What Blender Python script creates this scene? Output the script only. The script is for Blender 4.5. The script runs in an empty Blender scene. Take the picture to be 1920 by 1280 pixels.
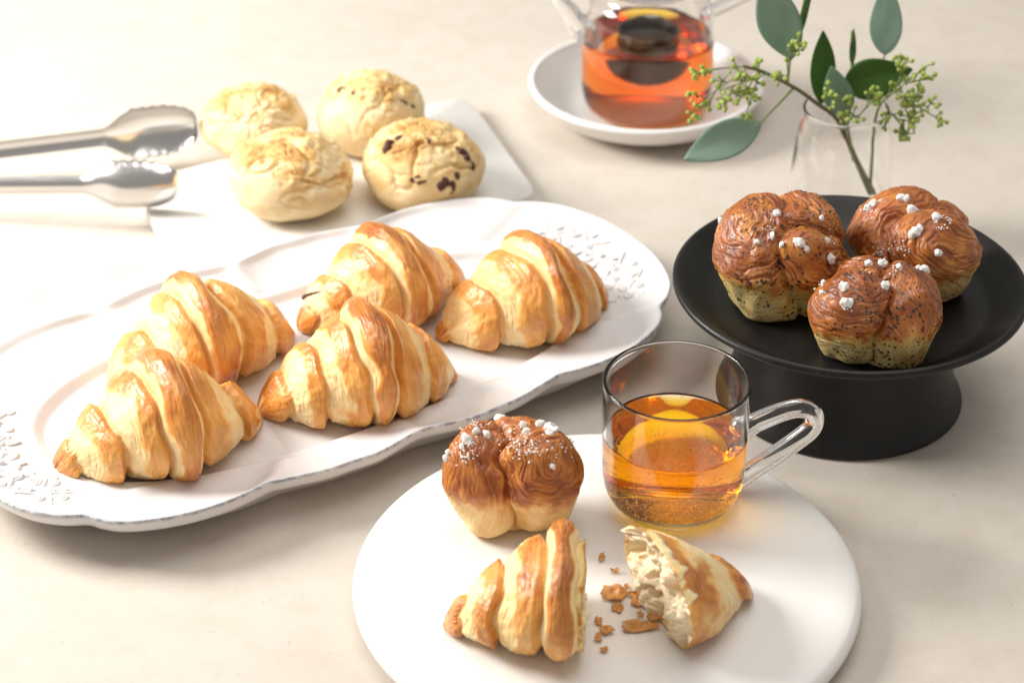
import bpy, math, random
import numpy as np
from mathutils import Vector, Matrix

# ---------------------------------------------------------------- camera, world, light, exposure
scene = bpy.context.scene
D, PITCH, LENS = 1.3, math.radians(32.0), 80.0
cam_d = bpy.data.cameras.new("camera"); cam = bpy.data.objects.new("camera", cam_d)
scene.collection.objects.link(cam); scene.camera = cam
CP = np.array([0.0, -D*math.cos(PITCH), D*math.sin(PITCH)])
cam.location = CP; cam.rotation_euler = (math.pi/2 - PITCH, 0, 0)
cam_d.lens = LENS; cam_d.sensor_width = 36.0; cam_d.sensor_fit = 'HORIZONTAL'
cam_d.clip_start = 0.05; cam_d.clip_end = 50
cam_d.dof.use_dof = True; cam_d.dof.focus_distance = 1.15; cam_d.dof.aperture_fstop = 8.2

world = bpy.data.worlds.new("World"); scene.world = world; world.use_nodes = True
bg = world.node_tree.nodes["Background"]
bg.inputs[0].default_value = (1.0, 0.95, 0.89, 1); bg.inputs[1].default_value = 0.36

def area(name, loc, target, sx, sy, power, col):
    l = bpy.data.lights.new(name, 'AREA'); l.shape = 'RECTANGLE'; l.size = sx; l.size_y = sy
    l.energy = power; l.color = col
    o = bpy.data.objects.new(name, l); scene.collection.objects.link(o); o.location = loc
    d = Vector(target) - Vector(loc); o.rotation_euler = d.to_track_quat('-Z', 'Y').to_euler()
    return o
area("window_light", (-1.04, 0.20, 0.70), (-0.02, -0.04, 0), 0.50, 0.50, 26.0, (1.0, 0.965, 0.915))
area("overhead_fill", (0.15, 0.15, 1.9), (0.0, 0.0, 0), 1.5, 1.5, 17.5, (1.0, 0.97, 0.93))  # added unseen fill lamp overhead, softens shadows and gives reflections contrast

scene.view_settings.view_transform = 'Standard'; scene.view_settings.look = 'None'
scene.view_settings.exposure = 0.10; scene.view_settings.gamma = 1.0
scene.render.engine = 'CYCLES'
cy = scene.cycles
cy.use_denoising = True; cy.max_bounces = 20; cy.transmission_bounces = 18; cy.transparent_max_bounces = 12
cy.diffuse_bounces = 5; cy.glossy_bounces = 8; cy.volume_bounces = 0
cy.sample_clamp_indirect = 8.0; cy.blur_glossy = 0.3; cy.caustics_reflective = True; cy.caustics_refractive = True

# ---------------------------------------------------------------- pixel <-> place helpers (1920x1280 photograph)
F = 1920*LENS/36.0
FW = np.array([0, math.cos(PITCH), -math.sin(PITCH)]); UP = np.array([0, math.sin(PITCH), math.cos(PITCH)])
def ray(px, py): return FW + ((px-960)/F)*np.array([1.0, 0, 0]) - ((py-640)/F)*UP
def on_z(px, py, z): d = ray(px, py); return CP + (z-CP[2])/d[2]*d
def on_y(px, py, y): d = ray(px, py); return CP + (y-CP[1])/d[1]*d
def proj(P):
    v = np.asarray(P) - CP; dz = v@FW
    return np.stack([960+F*v[..., 0]/dz, 640-F*(v@UP)/dz, dz], -1)

# ---------------------------------------------------------------- noise
_rs = np.random.RandomState(11)
_perm = np.concatenate([_rs.permutation(256)]*3)
_g = _rs.normal(size=(256, 3)); _g /= np.linalg.norm(_g, axis=1)[:, None]
def noise(P, scale=1.0, octaves=1, off=0.0):
    P = np.asarray(P, float)*scale + off
    out = np.zeros(P.shape[:-1]); amp = 1.0
    for o in range(octaves):
        i = np.floor(P).astype(int); f = P - i; i &= 255
        u = f*f*f*(f*(f*6-15)+10)
        def gr(dx, dy, dz):
            h = _perm[_perm[_perm[(i[..., 0]+dx) & 255]+((i[..., 1]+dy) & 255)]+((i[..., 2]+dz) & 255)]
            return (_g[h]*(f-np.array([dx, dy, dz]))).sum(-1)
        def L(a, b, t): return a+t*(b-a)
        x00 = L(gr(0,0,0), gr(1,0,0), u[..., 0]); x10 = L(gr(0,1,0), gr(1,1,0), u[..., 0])
        x01 = L(gr(0,0,1), gr(1,0,1), u[..., 0]); x11 = L(gr(0,1,1), gr(1,1,1), u[..., 0])
        out += amp*L(L(x00, x10, u[..., 1]), L(x01, x11, u[..., 1]), u[..., 2])*1.5
        P = P*2.03+7.1; amp *= 0.5
    return out
def sstep(a, b, x):
    t = np.clip((x-a)/(b-a), 0, 1); return t*t*(3-2*t)

# ---------------------------------------------------------------- mesh helpers
def link(name, me, mat=None, parent=None, loc=None, rot=None):
    o = bpy.data.objects.new(name, me); scene.collection.objects.link(o)
    if mat is not None and me is not None and not me.materials: me.materials.append(mat)
    if parent is not None: o.parent = parent
    if loc is not None: o.location = loc
    if rot is not None: o.rotation_euler = rot
    return o
def empty(name, loc=(0, 0, 0), rz=0.0):
    o = bpy.data.objects.new(name, None); scene.collection.objects.link(o)
    o.location = loc; o.rotation_euler = (0, 0, rz); o.empty_display_size = 0.02; return o
def tag(o, label, cat, group=None, kind=None):
    if label: o["label"] = label
    if cat: o["category"] = cat
    if group: o["group"] = group
    if kind: o["kind"] = kind
    return o
def make_mesh(name, V, faces, smooth=True, attrs=None):
    me = bpy.data.meshes.new(name)
    V = np.asarray(V, float).reshape(-1, 3)
    if isinstance(faces, np.ndarray):
        n, k = faces.shape
        me.vertices.add(len(V)); me.vertices.foreach_set("co", V.ravel())
        me.loops.add(n*k); me.loops.foreach_set("vertex_index", faces.ravel().astype(np.int32))
        me.polygons.add(n); me.polygons.foreach_set("loop_start", np.arange(0, n*k, k, dtype=np.int32))
        me.update(calc_edges=True); me.validate()
    else:
        me.from_pydata(V.tolist(), [], faces); me.update()
    if smooth: me.polygons.foreach_set("use_smooth", [True]*len(me.polygons))
    for k, (typ, data) in (attrs or {}).items():
        a = me.attributes.new(k, typ, 'POINT')
        a.data.foreach_set("vector" if typ == 'FLOAT_VECTOR' else "value", np.asarray(data, np.float32).ravel())
    return me
def grid_faces(nu, nv, wrap_v=True, wrap_u=False):
    iu = np.arange(nu if wrap_u else nu-1); iv = np.arange(nv if wrap_v else nv-1)
    a, b = np.meshgrid(iu, iv, indexing='ij')
    a2 = (a+1) % nu; b2 = (b+1) % nv
    return np.stack([a*nv+b, a2*nv+b, a2*nv+b2, a*nv+b2], -1).reshape(-1, 4)
def lathe(name, prof, segs=96, flip=False):
    """closed or axis-to-axis profile of (r,z); points on the axis are welded by tiny radius"""
    pr = np.array(prof, float); pr[:, 0] = np.maximum(pr[:, 0], 1e-5)
    a = np.linspace(0, 2*math.pi, segs, endpoint=False)
    V = np.stack([pr[:, None, 0]*np.cos(a), pr[:, None, 0]*np.sin(a), np.repeat(pr[:, 1:2], segs, 1)], -1)
    f = grid_faces(len(pr), segs)
    f = f[:, ::-1] if not flip else f
    return make_mesh(name, V, np.ascontiguousarray(f))
def arcpts(cx, cz, r, a0, a1, n):
    return [(cx+r*math.cos(math.radians(a0+(a1-a0)*k/n)), cz+r*math.sin(math.radians(a0+(a1-a0)*k/n))) for k in range(n+1)]
def smooth_prof(pts, n=8):
    """Catmull-Rom through the points"""
    P = np.array(pts, float); P = np.vstack([2*P[0]-P[1], P, 2*P[-1]-P[-2]])
    out = []
    for i in range(1, len(P)-2):
        for t in np.linspace(0, 1, n, endpoint=False):
            p0, p1, p2, p3 = P[i-1:i+3]
            out.append(0.5*((2*p1)+(-p0+p2)*t+(2*p0-5*p1+4*p2-p3)*t*t+(-p0+3*p1-3*p2+p3)*t**3))
    out.append(P[-2]); return np.array(out)
def tube(name, pts, rad, segs=16, sy=1.0, closed_ends=True):
    """swept tube along pts; rad is a number or a list; sy flattens along the binormal"""
    P = np.asarray(pts, float); n = len(P)
    rad = np.broadcast_to(np.asarray(rad, float), (n,)).copy()
    T = np.gradient(P, axis=0); T /= np.linalg.norm(T, axis=1)[:, None]
    N = np.zeros_like(P); ref = np.array([0, 0, 1.0]) if abs(T[0, 2]) < 0.9 else np.array([1.0, 0, 0])
    v = np.cross(T[0], ref); v /= np.linalg.norm(v); N[0] = v
    for i in range(1, n):
        v = N[i-1]-T[i]*(N[i-1]@T[i]); N[i] = v/np.linalg.norm(v)
    B = np.cross(T, N)
    a = np.linspace(0, 2*math.pi, segs, endpoint=False)
    V = P[:, None]+rad[:, None, None]*(np.cos(a)[None, :, None]*N[:, None]+sy*np.sin(a)[None, :, None]*B[:, None])
    rings = [V]
    if closed_ends:
        def cap(i, s):
            return [P[i]+T[i]*s*rad[i]*math.sin(k)+ (V[i]-P[i])*math.cos(k) for k in (0.5, 1.0, 1.35, 1.565)]
        rings = [np.array(cap(0, -1))[::-1], V, np.array(cap(-1, 1))]
    V = np.concatenate(rings, 0)
    return make_mesh(name, V, grid_faces(len(V), segs))
def lump(name, seed, sub=2, amp=0.25, scale=(1, 1, 1), freq=1.6, flat=False):
    import bmesh
    bm = bmesh.new(); bmesh.ops.create_icosphere(bm, subdivisions=sub, radius=1.0)
    co = np.array([v.co[:] for v in bm.verts])
    n = noise(co, freq, 2, seed*3.7)
    co = co*(1+amp*n)[:, None]*np.array(scale)
    for v, c in zip(bm.verts, co): v.co = c
    me = bpy.data.meshes.new(name); bm.to_mesh(me); bm.free()
    if not flat: me.polygons.foreach_set("use_smooth", [True]*len(me.polygons))
    return me

# ---------------------------------------------------------------- materials
class NT:
    def __init__(s, name):
        s.m = bpy.data.materials.new(name); s.m.use_nodes = True; s.t = s.m.node_tree; s.t.nodes.clear()
        s.out = s.n('ShaderNodeOutputMaterial')
    def n(s, typ, **kw):
        nd = s.t.nodes.new(typ)
        for k, v in kw.items():
            if k.startswith('_'): setattr(nd, k[1:], v)
            else: s.set(nd, k.replace('__', ' '), v)
        return nd
    def set(s, nd, key, v):
        sock = nd.inputs[int(key[1:])] if key[0] == 'i' and key[1:].isdigit() else nd.inputs[key]
        if isinstance(v, bpy.types.NodeSocket): s.t.links.new(v, sock)
        else:
            if isinstance(v, (tuple, list)) and sock.type == 'RGBA' and len(v) == 3: v = (*v, 1)
            sock.default_value = v
    def math(s, op, a, b=0.0, c=0.0, clamp=False):
        nd = s.t.nodes.new('ShaderNodeMath'); nd.operation = op; nd.use_clamp = clamp
        for i, v in enumerate((a, b, c)):
            if isinstance(v, bpy.types.NodeSocket): s.t.links.new(v, nd.inputs[i])
            else: nd.inputs[i].default_value = v
        return nd.outputs[0]
    def mix(s, fac, a, b, blend='MIX'):
        nd = s.t.nodes.new('ShaderNodeMix'); nd.data_type = 'RGBA'; nd.blend_type = blend; nd.clamp_factor = True
        for i, v in ((0, fac), (6, a), (7, b)):
            if isinstance(v, bpy.types.NodeSocket): s.t.links.new(v, nd.inputs[i])
            else: nd.inputs[i].default_value = (*v, 1) if isinstance(v, (tuple, list)) and len(v) == 3 else v
        return nd.outputs[2]
    def ramp(s, fac, stops, interp='LINEAR'):
        nd = s.t.nodes.new('ShaderNodeValToRGB'); r = nd.color_ramp; r.interpolation = interp
        while len(r.elements) < len(stops): r.elements.new(0.5)
        for e, (p, c) in zip(r.elements, stops):
            e.position = p; e.color = (*c, 1) if len(c) == 3 else c
        s.t.links.new(fac, nd.inputs[0]); return nd.outputs[0]
    def noise(s, vec, scale, detail=3.0, rough=0.55, dist=0.0):
        nd = s.n('ShaderNodeTexNoise', Scale=scale, Detail=detail, Roughness=rough, Distortion=dist)
        if vec is not None: s.t.links.new(vec, nd.inputs['Vector'])
        return nd.outputs[0]
    def obj(s): return s.n('ShaderNodeTexCoord').outputs['Object']
    def attr(s, name, vec=False):
        nd = s.t.nodes.new('ShaderNodeAttribute'); nd.attribute_name = name
        return nd.outputs['Vector'] if vec else nd.outputs['Fac']
    def vmul(s, v, k):
        nd = s.t.nodes.new('ShaderNodeVectorMath'); nd.operation = 'MULTIPLY'; s.t.links.new(v, nd.inputs[0]); nd.inputs[1].default_value = k
        return nd.outputs[0]
    def bump(s, h, strength, dist, prev=None):
        nd = s.n('ShaderNodeBump', Strength=strength, Distance=dist, Height=h)
        if prev is not None: s.t.links.new(prev, nd.inputs['Normal'])
        return nd.outputs[0]
    def principled(s, **kw):
        p = s.n('ShaderNodeBsdfPrincipled', **kw); s.t.links.new(p.outputs[0], s.out.inputs[0]); return p

def mat_table():
    t = NT("stone_table"); o = t.obj()
    n1 = t.noise(o, 5, 6, 0.6); n2 = t.noise(o, 45, 5, 0.65); n3 = t.noise(o, 520, 4, 0.7)
    c = t.ramp(n1, [(0.3, (0.57, 0.515, 0.45)), (0.7, (0.64, 0.585, 0.52))])
    c = t.mix(t.math('MULTIPLY', t.math('SUBTRACT', n2, 0.45, clamp=True), 1.6), c, (0.50, 0.43, 0.35))
    sp = t.ramp(n3, [(0.60, (0, 0, 0)), (0.70, (1, 1, 1))])
    c = t.mix(t.math('MULTIPLY', sp, 0.38), c, (0.36, 0.30, 0.24))
    pit = t.ramp(t.noise(o, 130, 4, 0.7), [(0.64, (0, 0, 0)), (0.71, (1, 1, 1))])
    c = t.mix(t.math('MULTIPLY', pit, 0.40), c, (0.33, 0.28, 0.23))
    b = t.bump(n3, 0.10, 0.0008); b = t.bump(pit, 0.25, -0.0006, b)
    t.principled(Base__Color=c, Roughness=t.math('MULTIPLY_ADD', n2, 0.2, 0.40), Normal=b, Specular__IOR__Level=0.4); return t.m
def mat_ceramic(name, col, rough=0.22, edge=False, spec=0.5):
    t = NT(name); o = t.obj()
    n = t.noise(o, 30, 3); c = t.mix(t.math('MULTIPLY', n, 0.25), col, tuple(x*0.93 for x in col))
    if edge:
        e = t.attr("edge"); k = t.ramp(t.noise(o, 190, 4, 0.75), [(0.42, (0, 0, 0)), (0.60, (1, 1, 1))])
        c = t.mix(t.math('MULTIPLY', t.math('MULTIPLY', e, t.math('MULTIPLY_ADD', k, 0.8, 0.2)), 0.85, clamp=True), c, (0.17, 0.18, 0.23))
    b = t.bump(t.noise(o, 55, 2), 0.12, 0.0012)
    t.principled(Base__Color=c, Roughness=rough, Normal=b, Specular__IOR__Level=spec); return t.m
def mat_marble():
    t = NT("white_marble"); o = t.obj()
    v = t.noise(o, 9, 8, 0.65, 1.2)
    k = t.ramp(v, [(0.44, (0, 0, 0)), (0.5, (1, 1, 1)), (0.56, (0, 0, 0))])
    c = t.mix(t.math('MULTIPLY', k, 0.16), (0.80, 0.78, 0.74), (0.55, 0.53, 0.50))
    t.principled(Base__Color=c, Roughness=0.22); return t.m
def mat_black():
    t = NT("black_stoneware"); o = t.obj()
    n = t.noise(o, 25, 5, 0.65); c = t.ramp(n, [(0.3, (0.006, 0.0058, 0.0058)), (0.75, (0.017, 0.016, 0.0155))])
    fl = t.ramp(t.noise(o, 160, 5, 0.75, 0.8), [(0.66, (0, 0, 0)), (0.74, (1, 1, 1))])
    c = t.mix(t.math('MULTIPLY', fl, 0.25), c, (0.10, 0.095, 0.09))
    b = t.bump(t.noise(o, 300, 3), 0.25, 0.0006); b = t.bump(n, 0.3, 0.001, b)
    t.principled(Base__Color=c, Roughness=t.math('MULTIPLY_ADD', n, 0.35, 0.22), Normal=b, Specular__IOR__Level=0.32); return t.m
def mat_glass(name="clear_glass", tint=(1, 1, 1), ior=1.47):
    t = NT(name)
    g = t.n('ShaderNodeBsdfGlass', Color=tint, Roughness=0.0, IOR=ior)
    t.t.links.new(g.outputs[0], t.out.inputs[0]); return t.m
def mat_tea(name, sig):
    t = NT(name)
    g = t.n('ShaderNodeBsdfGlass', Color=(1, 1, 1), Roughness=0.0, IOR=1.333)
    d = max(sig)*1.02
    v = t.n('ShaderNodeVolumeAbsorption', Color=tuple(1-x/d for x in sig), Density=d)
    t.t.links.new(g.outputs[0], t.out.inputs[0]); t.t.links.new(v.outputs[0], t.out.inputs[1]); return t.m
def mat_metal():
    t = NT("stainless_steel"); o = t.obj()
    n = t.noise(t.vmul(o, (40, 900, 900)), 1, 2)
    t.principled(Base__Color=(0.66, 0.65, 0.64), Metallic=1.0, Roughness=t.math('MULTIPLY_ADD', n, 0.12, 0.16), Normal=t.bump(n, 0.05, 0.0003)); return t.m
def mat_pastry(name, stops, lam_k=(900, 45, 45), lam_amt=0.32, patch_amt=0.5, bump=0.42, crumb=None, specks=False, rough=(0.52, 0.25), blister=0.4, sss=0.22, coat=0.22):
    t = NT(name); o = t.obj(); bake = t.attr("bake"); luv = t.attr("luv", True)
    lam = t.noise(t.vmul(luv, lam_k), 1.0, 4, 0.6)
    lam2 = t.noise(t.vmul(luv, tuple(k*2.6 for k in lam_k)), 1.0, 2, 0.6)
    patch = t.noise(o, 60, 6, 0.62, 0.6); micro = t.noise(o, 380, 4, 0.65)
    b = t.math('ADD', bake, t.math('MULTIPLY', t.math('SUBTRACT', patch, 0.5), patch_amt))
    b = t.math('ADD', b, t.math('MULTIPLY', t.math('SUBTRACT', lam, 0.5), lam_amt))
    b = t.math('ADD', b, t.math('MULTIPLY', t.math('SUBTRACT', micro, 0.5), 0.22))
    c = t.ramp(b, stops)
    if crumb:
        k = t.math('MULTIPLY', bake, -4.0, clamp=True)
        cc = t.ramp(t.noise(o, 190, 5, 0.7), [(0.30, (0.74, 0.50, 0.20)), (0.46, crumb), (0.8, tuple(min(1, x*1.08) for x in crumb))])
        c = t.mix(k, c, cc)
    nrm = t.bump(lam, bump, 0.0016); nrm = t.bump(lam2, bump*0.6, 0.0006, nrm); nrm = t.bump(micro, blister, 0.0007, nrm)
    if specks:
        vo = t.n('ShaderNodeTexVoronoi', Scale=430.0, Randomness=1.0); t.t.links.new(o, vo.inputs['Vector'])
        dots = t.math('LESS_THAN', vo.outputs['Distance'], t.math('MULTIPLY_ADD', t.noise(o, 110, 2), 1.1, -0.26))
        vo2 = t.n('ShaderNodeSeparateColor'); t.t.links.new(vo.outputs['Color'], vo2.inputs[0])
        dots = t.math('MULTIPLY', dots, t.math('LESS_THAN', vo2.outputs[0], 0.8))
        c = t.mix(t.math('MULTIPLY', dots, 0.9), c, (0.035, 0.024, 0.016))
    t.principled(Base__Color=c, Roughness=t.math('MULTIPLY_ADD', t.math('MINIMUM', t.math('MAXIMUM', b, 0.0), 1.0), rough[1]-rough[0], rough[0]),
                 Normal=nrm, Specular__IOR__Level=0.5, Coat__Weight=coat, Coat__Roughness=0.22, Subsurface__Weight=sss, Subsurface__Radius=(1.0, 0.45, 0.15), Subsurface__Scale=0.006)
    return t.m
def mat_simple(name, col, rough=0.5, var=0.12, scale=80, bump=0.15, sss=0.0, spec=0.5):
    t = NT(name); o = t.obj(); n = t.noise(o, scale, 4)
    c = t.mix(n, tuple(x*(1-var) for x in col), tuple(min(1, x*(1+var)) for x in col))
    t.principled(Base__Color=c, Roughness=rough, Normal=t.bump(n, bump, 0.001), Specular__IOR__Level=spec,
                 Subsurface__Weight=sss, Subsurface__Radius=(1, 0.8, 0.6), Subsurface__Scale=0.003); return t.m
def mat_leaf(name, col, vein):
    t = NT(name); a = t.attr("luv", True)
    s = t.n('ShaderNodeSeparateXYZ'); t.t.links.new(a, s.inputs[0])
    mid = t.math('SUBTRACT', 1.0, t.math('MULTIPLY', t.math('ABSOLUTE', s.outputs[1]), 14.0), clamp=True)
    w = t.math('SINE', t.math('MULTIPLY', t.math('ADD', s.outputs[0], t.math('MULTIPLY', t.math('ABSOLUTE', s.outputs[1]), -0.35)), 60.0))
    side = t.math('MULTIPLY', t.math('GREATER_THAN', w, 0.93), 0.22)
    n = t.noise(t.obj(), 70, 4)
    c = t.mix(n, tuple(x*0.85 for x in col), tuple(x*1.15 for x in col))
    c = t.mix(t.math('MAXIMUM', t.math('MULTIPLY', mid, 0.55), side), c, vein)
    p = t.n('ShaderNodeBsdfPrincipled', Base__Color=c, Roughness=0.5, Specular__IOR__Level=0.35, Normal=t.bump(n, 0.2, 0.001))
    tr = t.n('ShaderNodeBsdfTranslucent', Color=tuple(min(1, x*1.3) for x in col))
    ms = t.n('ShaderNodeMixShader', i0=0.45); t.t.links.new(p.outputs[0], ms.inputs[1]); t.t.links.new(tr.outputs[0], ms.inputs[2])
    t.t.links.new(ms.outputs[0], t.out.inputs[0]); return t.m

M = {}
M['table'] = mat_table()
M['platter'] = mat_ceramic("white_glazed_platter", (0.75, 0.735, 0.74), 0.20, True)
M['plate'] = mat_ceramic("matte_white_plate", (0.83, 0.815, 0.79), 0.38)
M['saucer'] = mat_ceramic("white_saucer", (0.82, 0.80, 0.78), 0.28)
M['marble'] = mat_marble(); M['black'] = mat_black(); M['glass'] = mat_glass()
M['tea'] = mat_tea("amber_tea", (0.6, 18.0, 200)); M['tea_pot'] = mat_tea("red_amber_tea", (1.5, 23.0, 190.0))
M['water'] = mat_glass("water", (1, 1, 1), 1.333)
M['steel'] = mat_metal()
CR = [(0.0, (0.90, 0.66, 0.32)), (0.28, (0.88, 0.54, 0.18)), (0.53, (0.79, 0.38, 0.088)), (0.78, (0.60, 0.215, 0.038)), (1.0, (0.36, 0.10, 0.016))]
M['croissant'] = mat_pastry("croissant_crust", CR, crumb=(0.88, 0.74, 0.48))
CR2 = [(p, tuple(min(0.9, x*k) for x, k in zip(c, (1.03, 1.08, 1.2)))) for p, c in CR]
M['croissant_pale'] = mat_pastry("pale_croissant_crust", CR2, patch_amt=0.8, lam_amt=0.45, bump=0.6, crumb=(0.90, 0.77, 0.54))
BN = [(0.0, (0.86, 0.63, 0.30)), (0.22, (0.78, 0.46, 0.14)), (0.45, (0.57, 0.215, 0.040)), (0.70, (0.36, 0.098, 0.018)), (1.0, (0.17, 0.038, 0.010))]
M['bun'] = mat_pastry("laminated_bun_crust", BN, lam_k=(560, 40, 40), lam_amt=0.42, bump=0.8, rough=(0.48, 0.24))
BG = [(0.0, (0.70, 0.56, 0.25)), (0.22, (0.63, 0.41, 0.12)), (0.45, (0.52, 0.19, 0.036)), (0.70, (0.34, 0.092, 0.018)), (1.0, (0.16, 0.036, 0.009))]
M['bun_speck'] = mat_pastry("speckled_tea_bun_crust", BG, lam_k=(560, 40, 40), lam_amt=0.42, bump=0.8, specks=True, rough=(0.48, 0.24))
SC = [(0.0, (0.83, 0.69, 0.46)), (0.35, (0.78, 0.58, 0.29)), (0.62, (0.70, 0.44, 0.16)), (1.0, (0.46, 0.22, 0.055))]
M['scone'] = mat_pastry("scone_crust", SC, lam_k=(120, 120, 120), lam_amt=0.22, patch_amt=0.45, bump=0.25, blister=0.85, rough=(0.75, 0.6), coat=0.0)
M['choc'] = mat_simple("dark_chocolate", (0.075, 0.020, 0.014), 0.65, 0.5)
M['sugar'] = mat_simple("white_sugar", (0.88, 0.86, 0.83), 0.45, 0.04, 300, 0.4, 0.3)
M['flake'] = mat_simple("baked_flake", (0.58, 0.27, 0.075), 0.45, 0.4, 160, 0.5)
M['leaf'] = mat_leaf("eucalyptus_leaf", (0.33, 0.46, 0.38), (0.45, 0.56, 0.42))
M['leaf_pale'] = mat_leaf("pale_eucalyptus_leaf", (0.42, 0.56, 0.50), (0.48, 0.60, 0.52))
M['leaf_dark'] = mat_leaf("dark_green_leaf", (0.10, 0.21, 0.05), (0.15, 0.27, 0.08))
M['stem'] = mat_simple("green_stem", (0.20, 0.26, 0.09), 0.55)
M['bark'] = mat_simple("brown_green_stem", (0.16, 0.15, 0.07), 0.6)
M['berry'] = mat_simple("green_berry", (0.34, 0.44, 0.08), 0.4, 0.2, 200, 0.2, 0.15)
M['tealeaf'] = mat_simple("wet_tea_leaves", (0.030, 0.014, 0.008), 0.4, 0.4, 260, 0.8)
M['darksteel'] = mat_simple('tea_stained_strainer', (0.05, 0.025, 0.014), 0.35, 0.4, 200, 0.4)
M['bubble'] = mat_glass("air_bubble", (1, 1, 1), 0.76)

# ---------------------------------------------------------------- the setting: table top
def build_table():
    bm = [(-1.3, -1.2, 0), (1.5, -1.2, 0), (1.5, 1.6, 0), (-1.3, 1.6, 0)]
    V = bm+[(x, y, -0.03) for x, y, z in bm]
    fs = [(0, 1, 2, 3), (7, 6, 5, 4)]+[(i, i+4, (i+1) % 4+4, (i+1) % 4) for i in range(4)]
    o = link("table_top", make_mesh("table_top", V, fs, False), M['table']); o["kind"] = "structure"
    o["label"] = "beige stone table top with fine speckles"
build_table()

# ---------------------------------------------------------------- serving platter
PC, PA = np.array([-0.1044, -0.0419]), math.radians(34)
OUT = np.array([(0,.2113),(6,.2110),(11,.2090),(16,.2052),(20,.1985),(22.7,.1918),(25,.1906),(28,.1878),(32,.1800),(37,.1680),(42,.1540),(45.5,.1430),(48.3,.1345),(50.5,.1315),(55,.1270),(61,.1225),(68,.1165),(75,.1125),(81,.1078),(86,.1046),(90,.1034)])
def r_out(th):
    d = np.degrees(np.abs(np.arctan2(np.sin(th), np.cos(th)))); d = np.where(d > 90, 180-d, d)
    x, y = OUT[:, 0], OUT[:, 1]; i = np.clip(np.searchsorted(x, d)-1, 0, len(x)-2)
    xe = np.concatenate([[-x[1]], x, [180-x[-2]]]); ye = np.concatenate([[y[1]], y, [y[-2]]])
    m = (ye[2:]-ye[:-2])/(xe[2:]-xe[:-2]); h = x[i+1]-x[i]; t = (d-x[i])/h
    return (2*t**3-3*t*t+1)*y[i]+(t**3-2*t*t+t)*h*m[i]+(-2*t**3+3*t*t)*y[i+1]+(t**3-t*t)*h*m[i+1]
def r_in(th): return (np.abs(np.cos(th)/0.166)**2.5+np.abs(np.sin(th)/0.074)**2.5)**(-1/2.5)
NOTCH = np.radians([22.9, 48.8, 90, 131.2, 157.1, -22.9, -48.8, -90, -131.2, -157.1])
def notch_f(th, arc):
    k = 0
    for a in NOTCH:
        d = np.abs(np.arctan2(np.sin(th-a), np.cos(th-a)))*arc; k = np.maximum(k, np.exp(-(d/0.0065)**2))
    return k
Z_FLOOR = 0.0115
def platter_z(th, rho):
    """height of the upper surface, rho 0 at the well edge, 1 at the lip"""
    arc = r_in(th)+rho*(r_out(th)-r_in(th))
    z = 0.0165+0.0085*np.clip(rho, 0, 1)**1.25
    z = z+0.0022*notch_f(th, arc)*sstep(0.02, 0.25, rho)*(1-sstep(0.85, 1.0, rho)) - 0.0012*np.sin(np.pi*np.clip(rho, 0, 1))
    z = z+0.0016*sstep(0.86, 0.97, rho)
    w = sstep(-0.16, 0.03, rho)
    return Z_FLOOR*(1-w)+z*w
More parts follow.
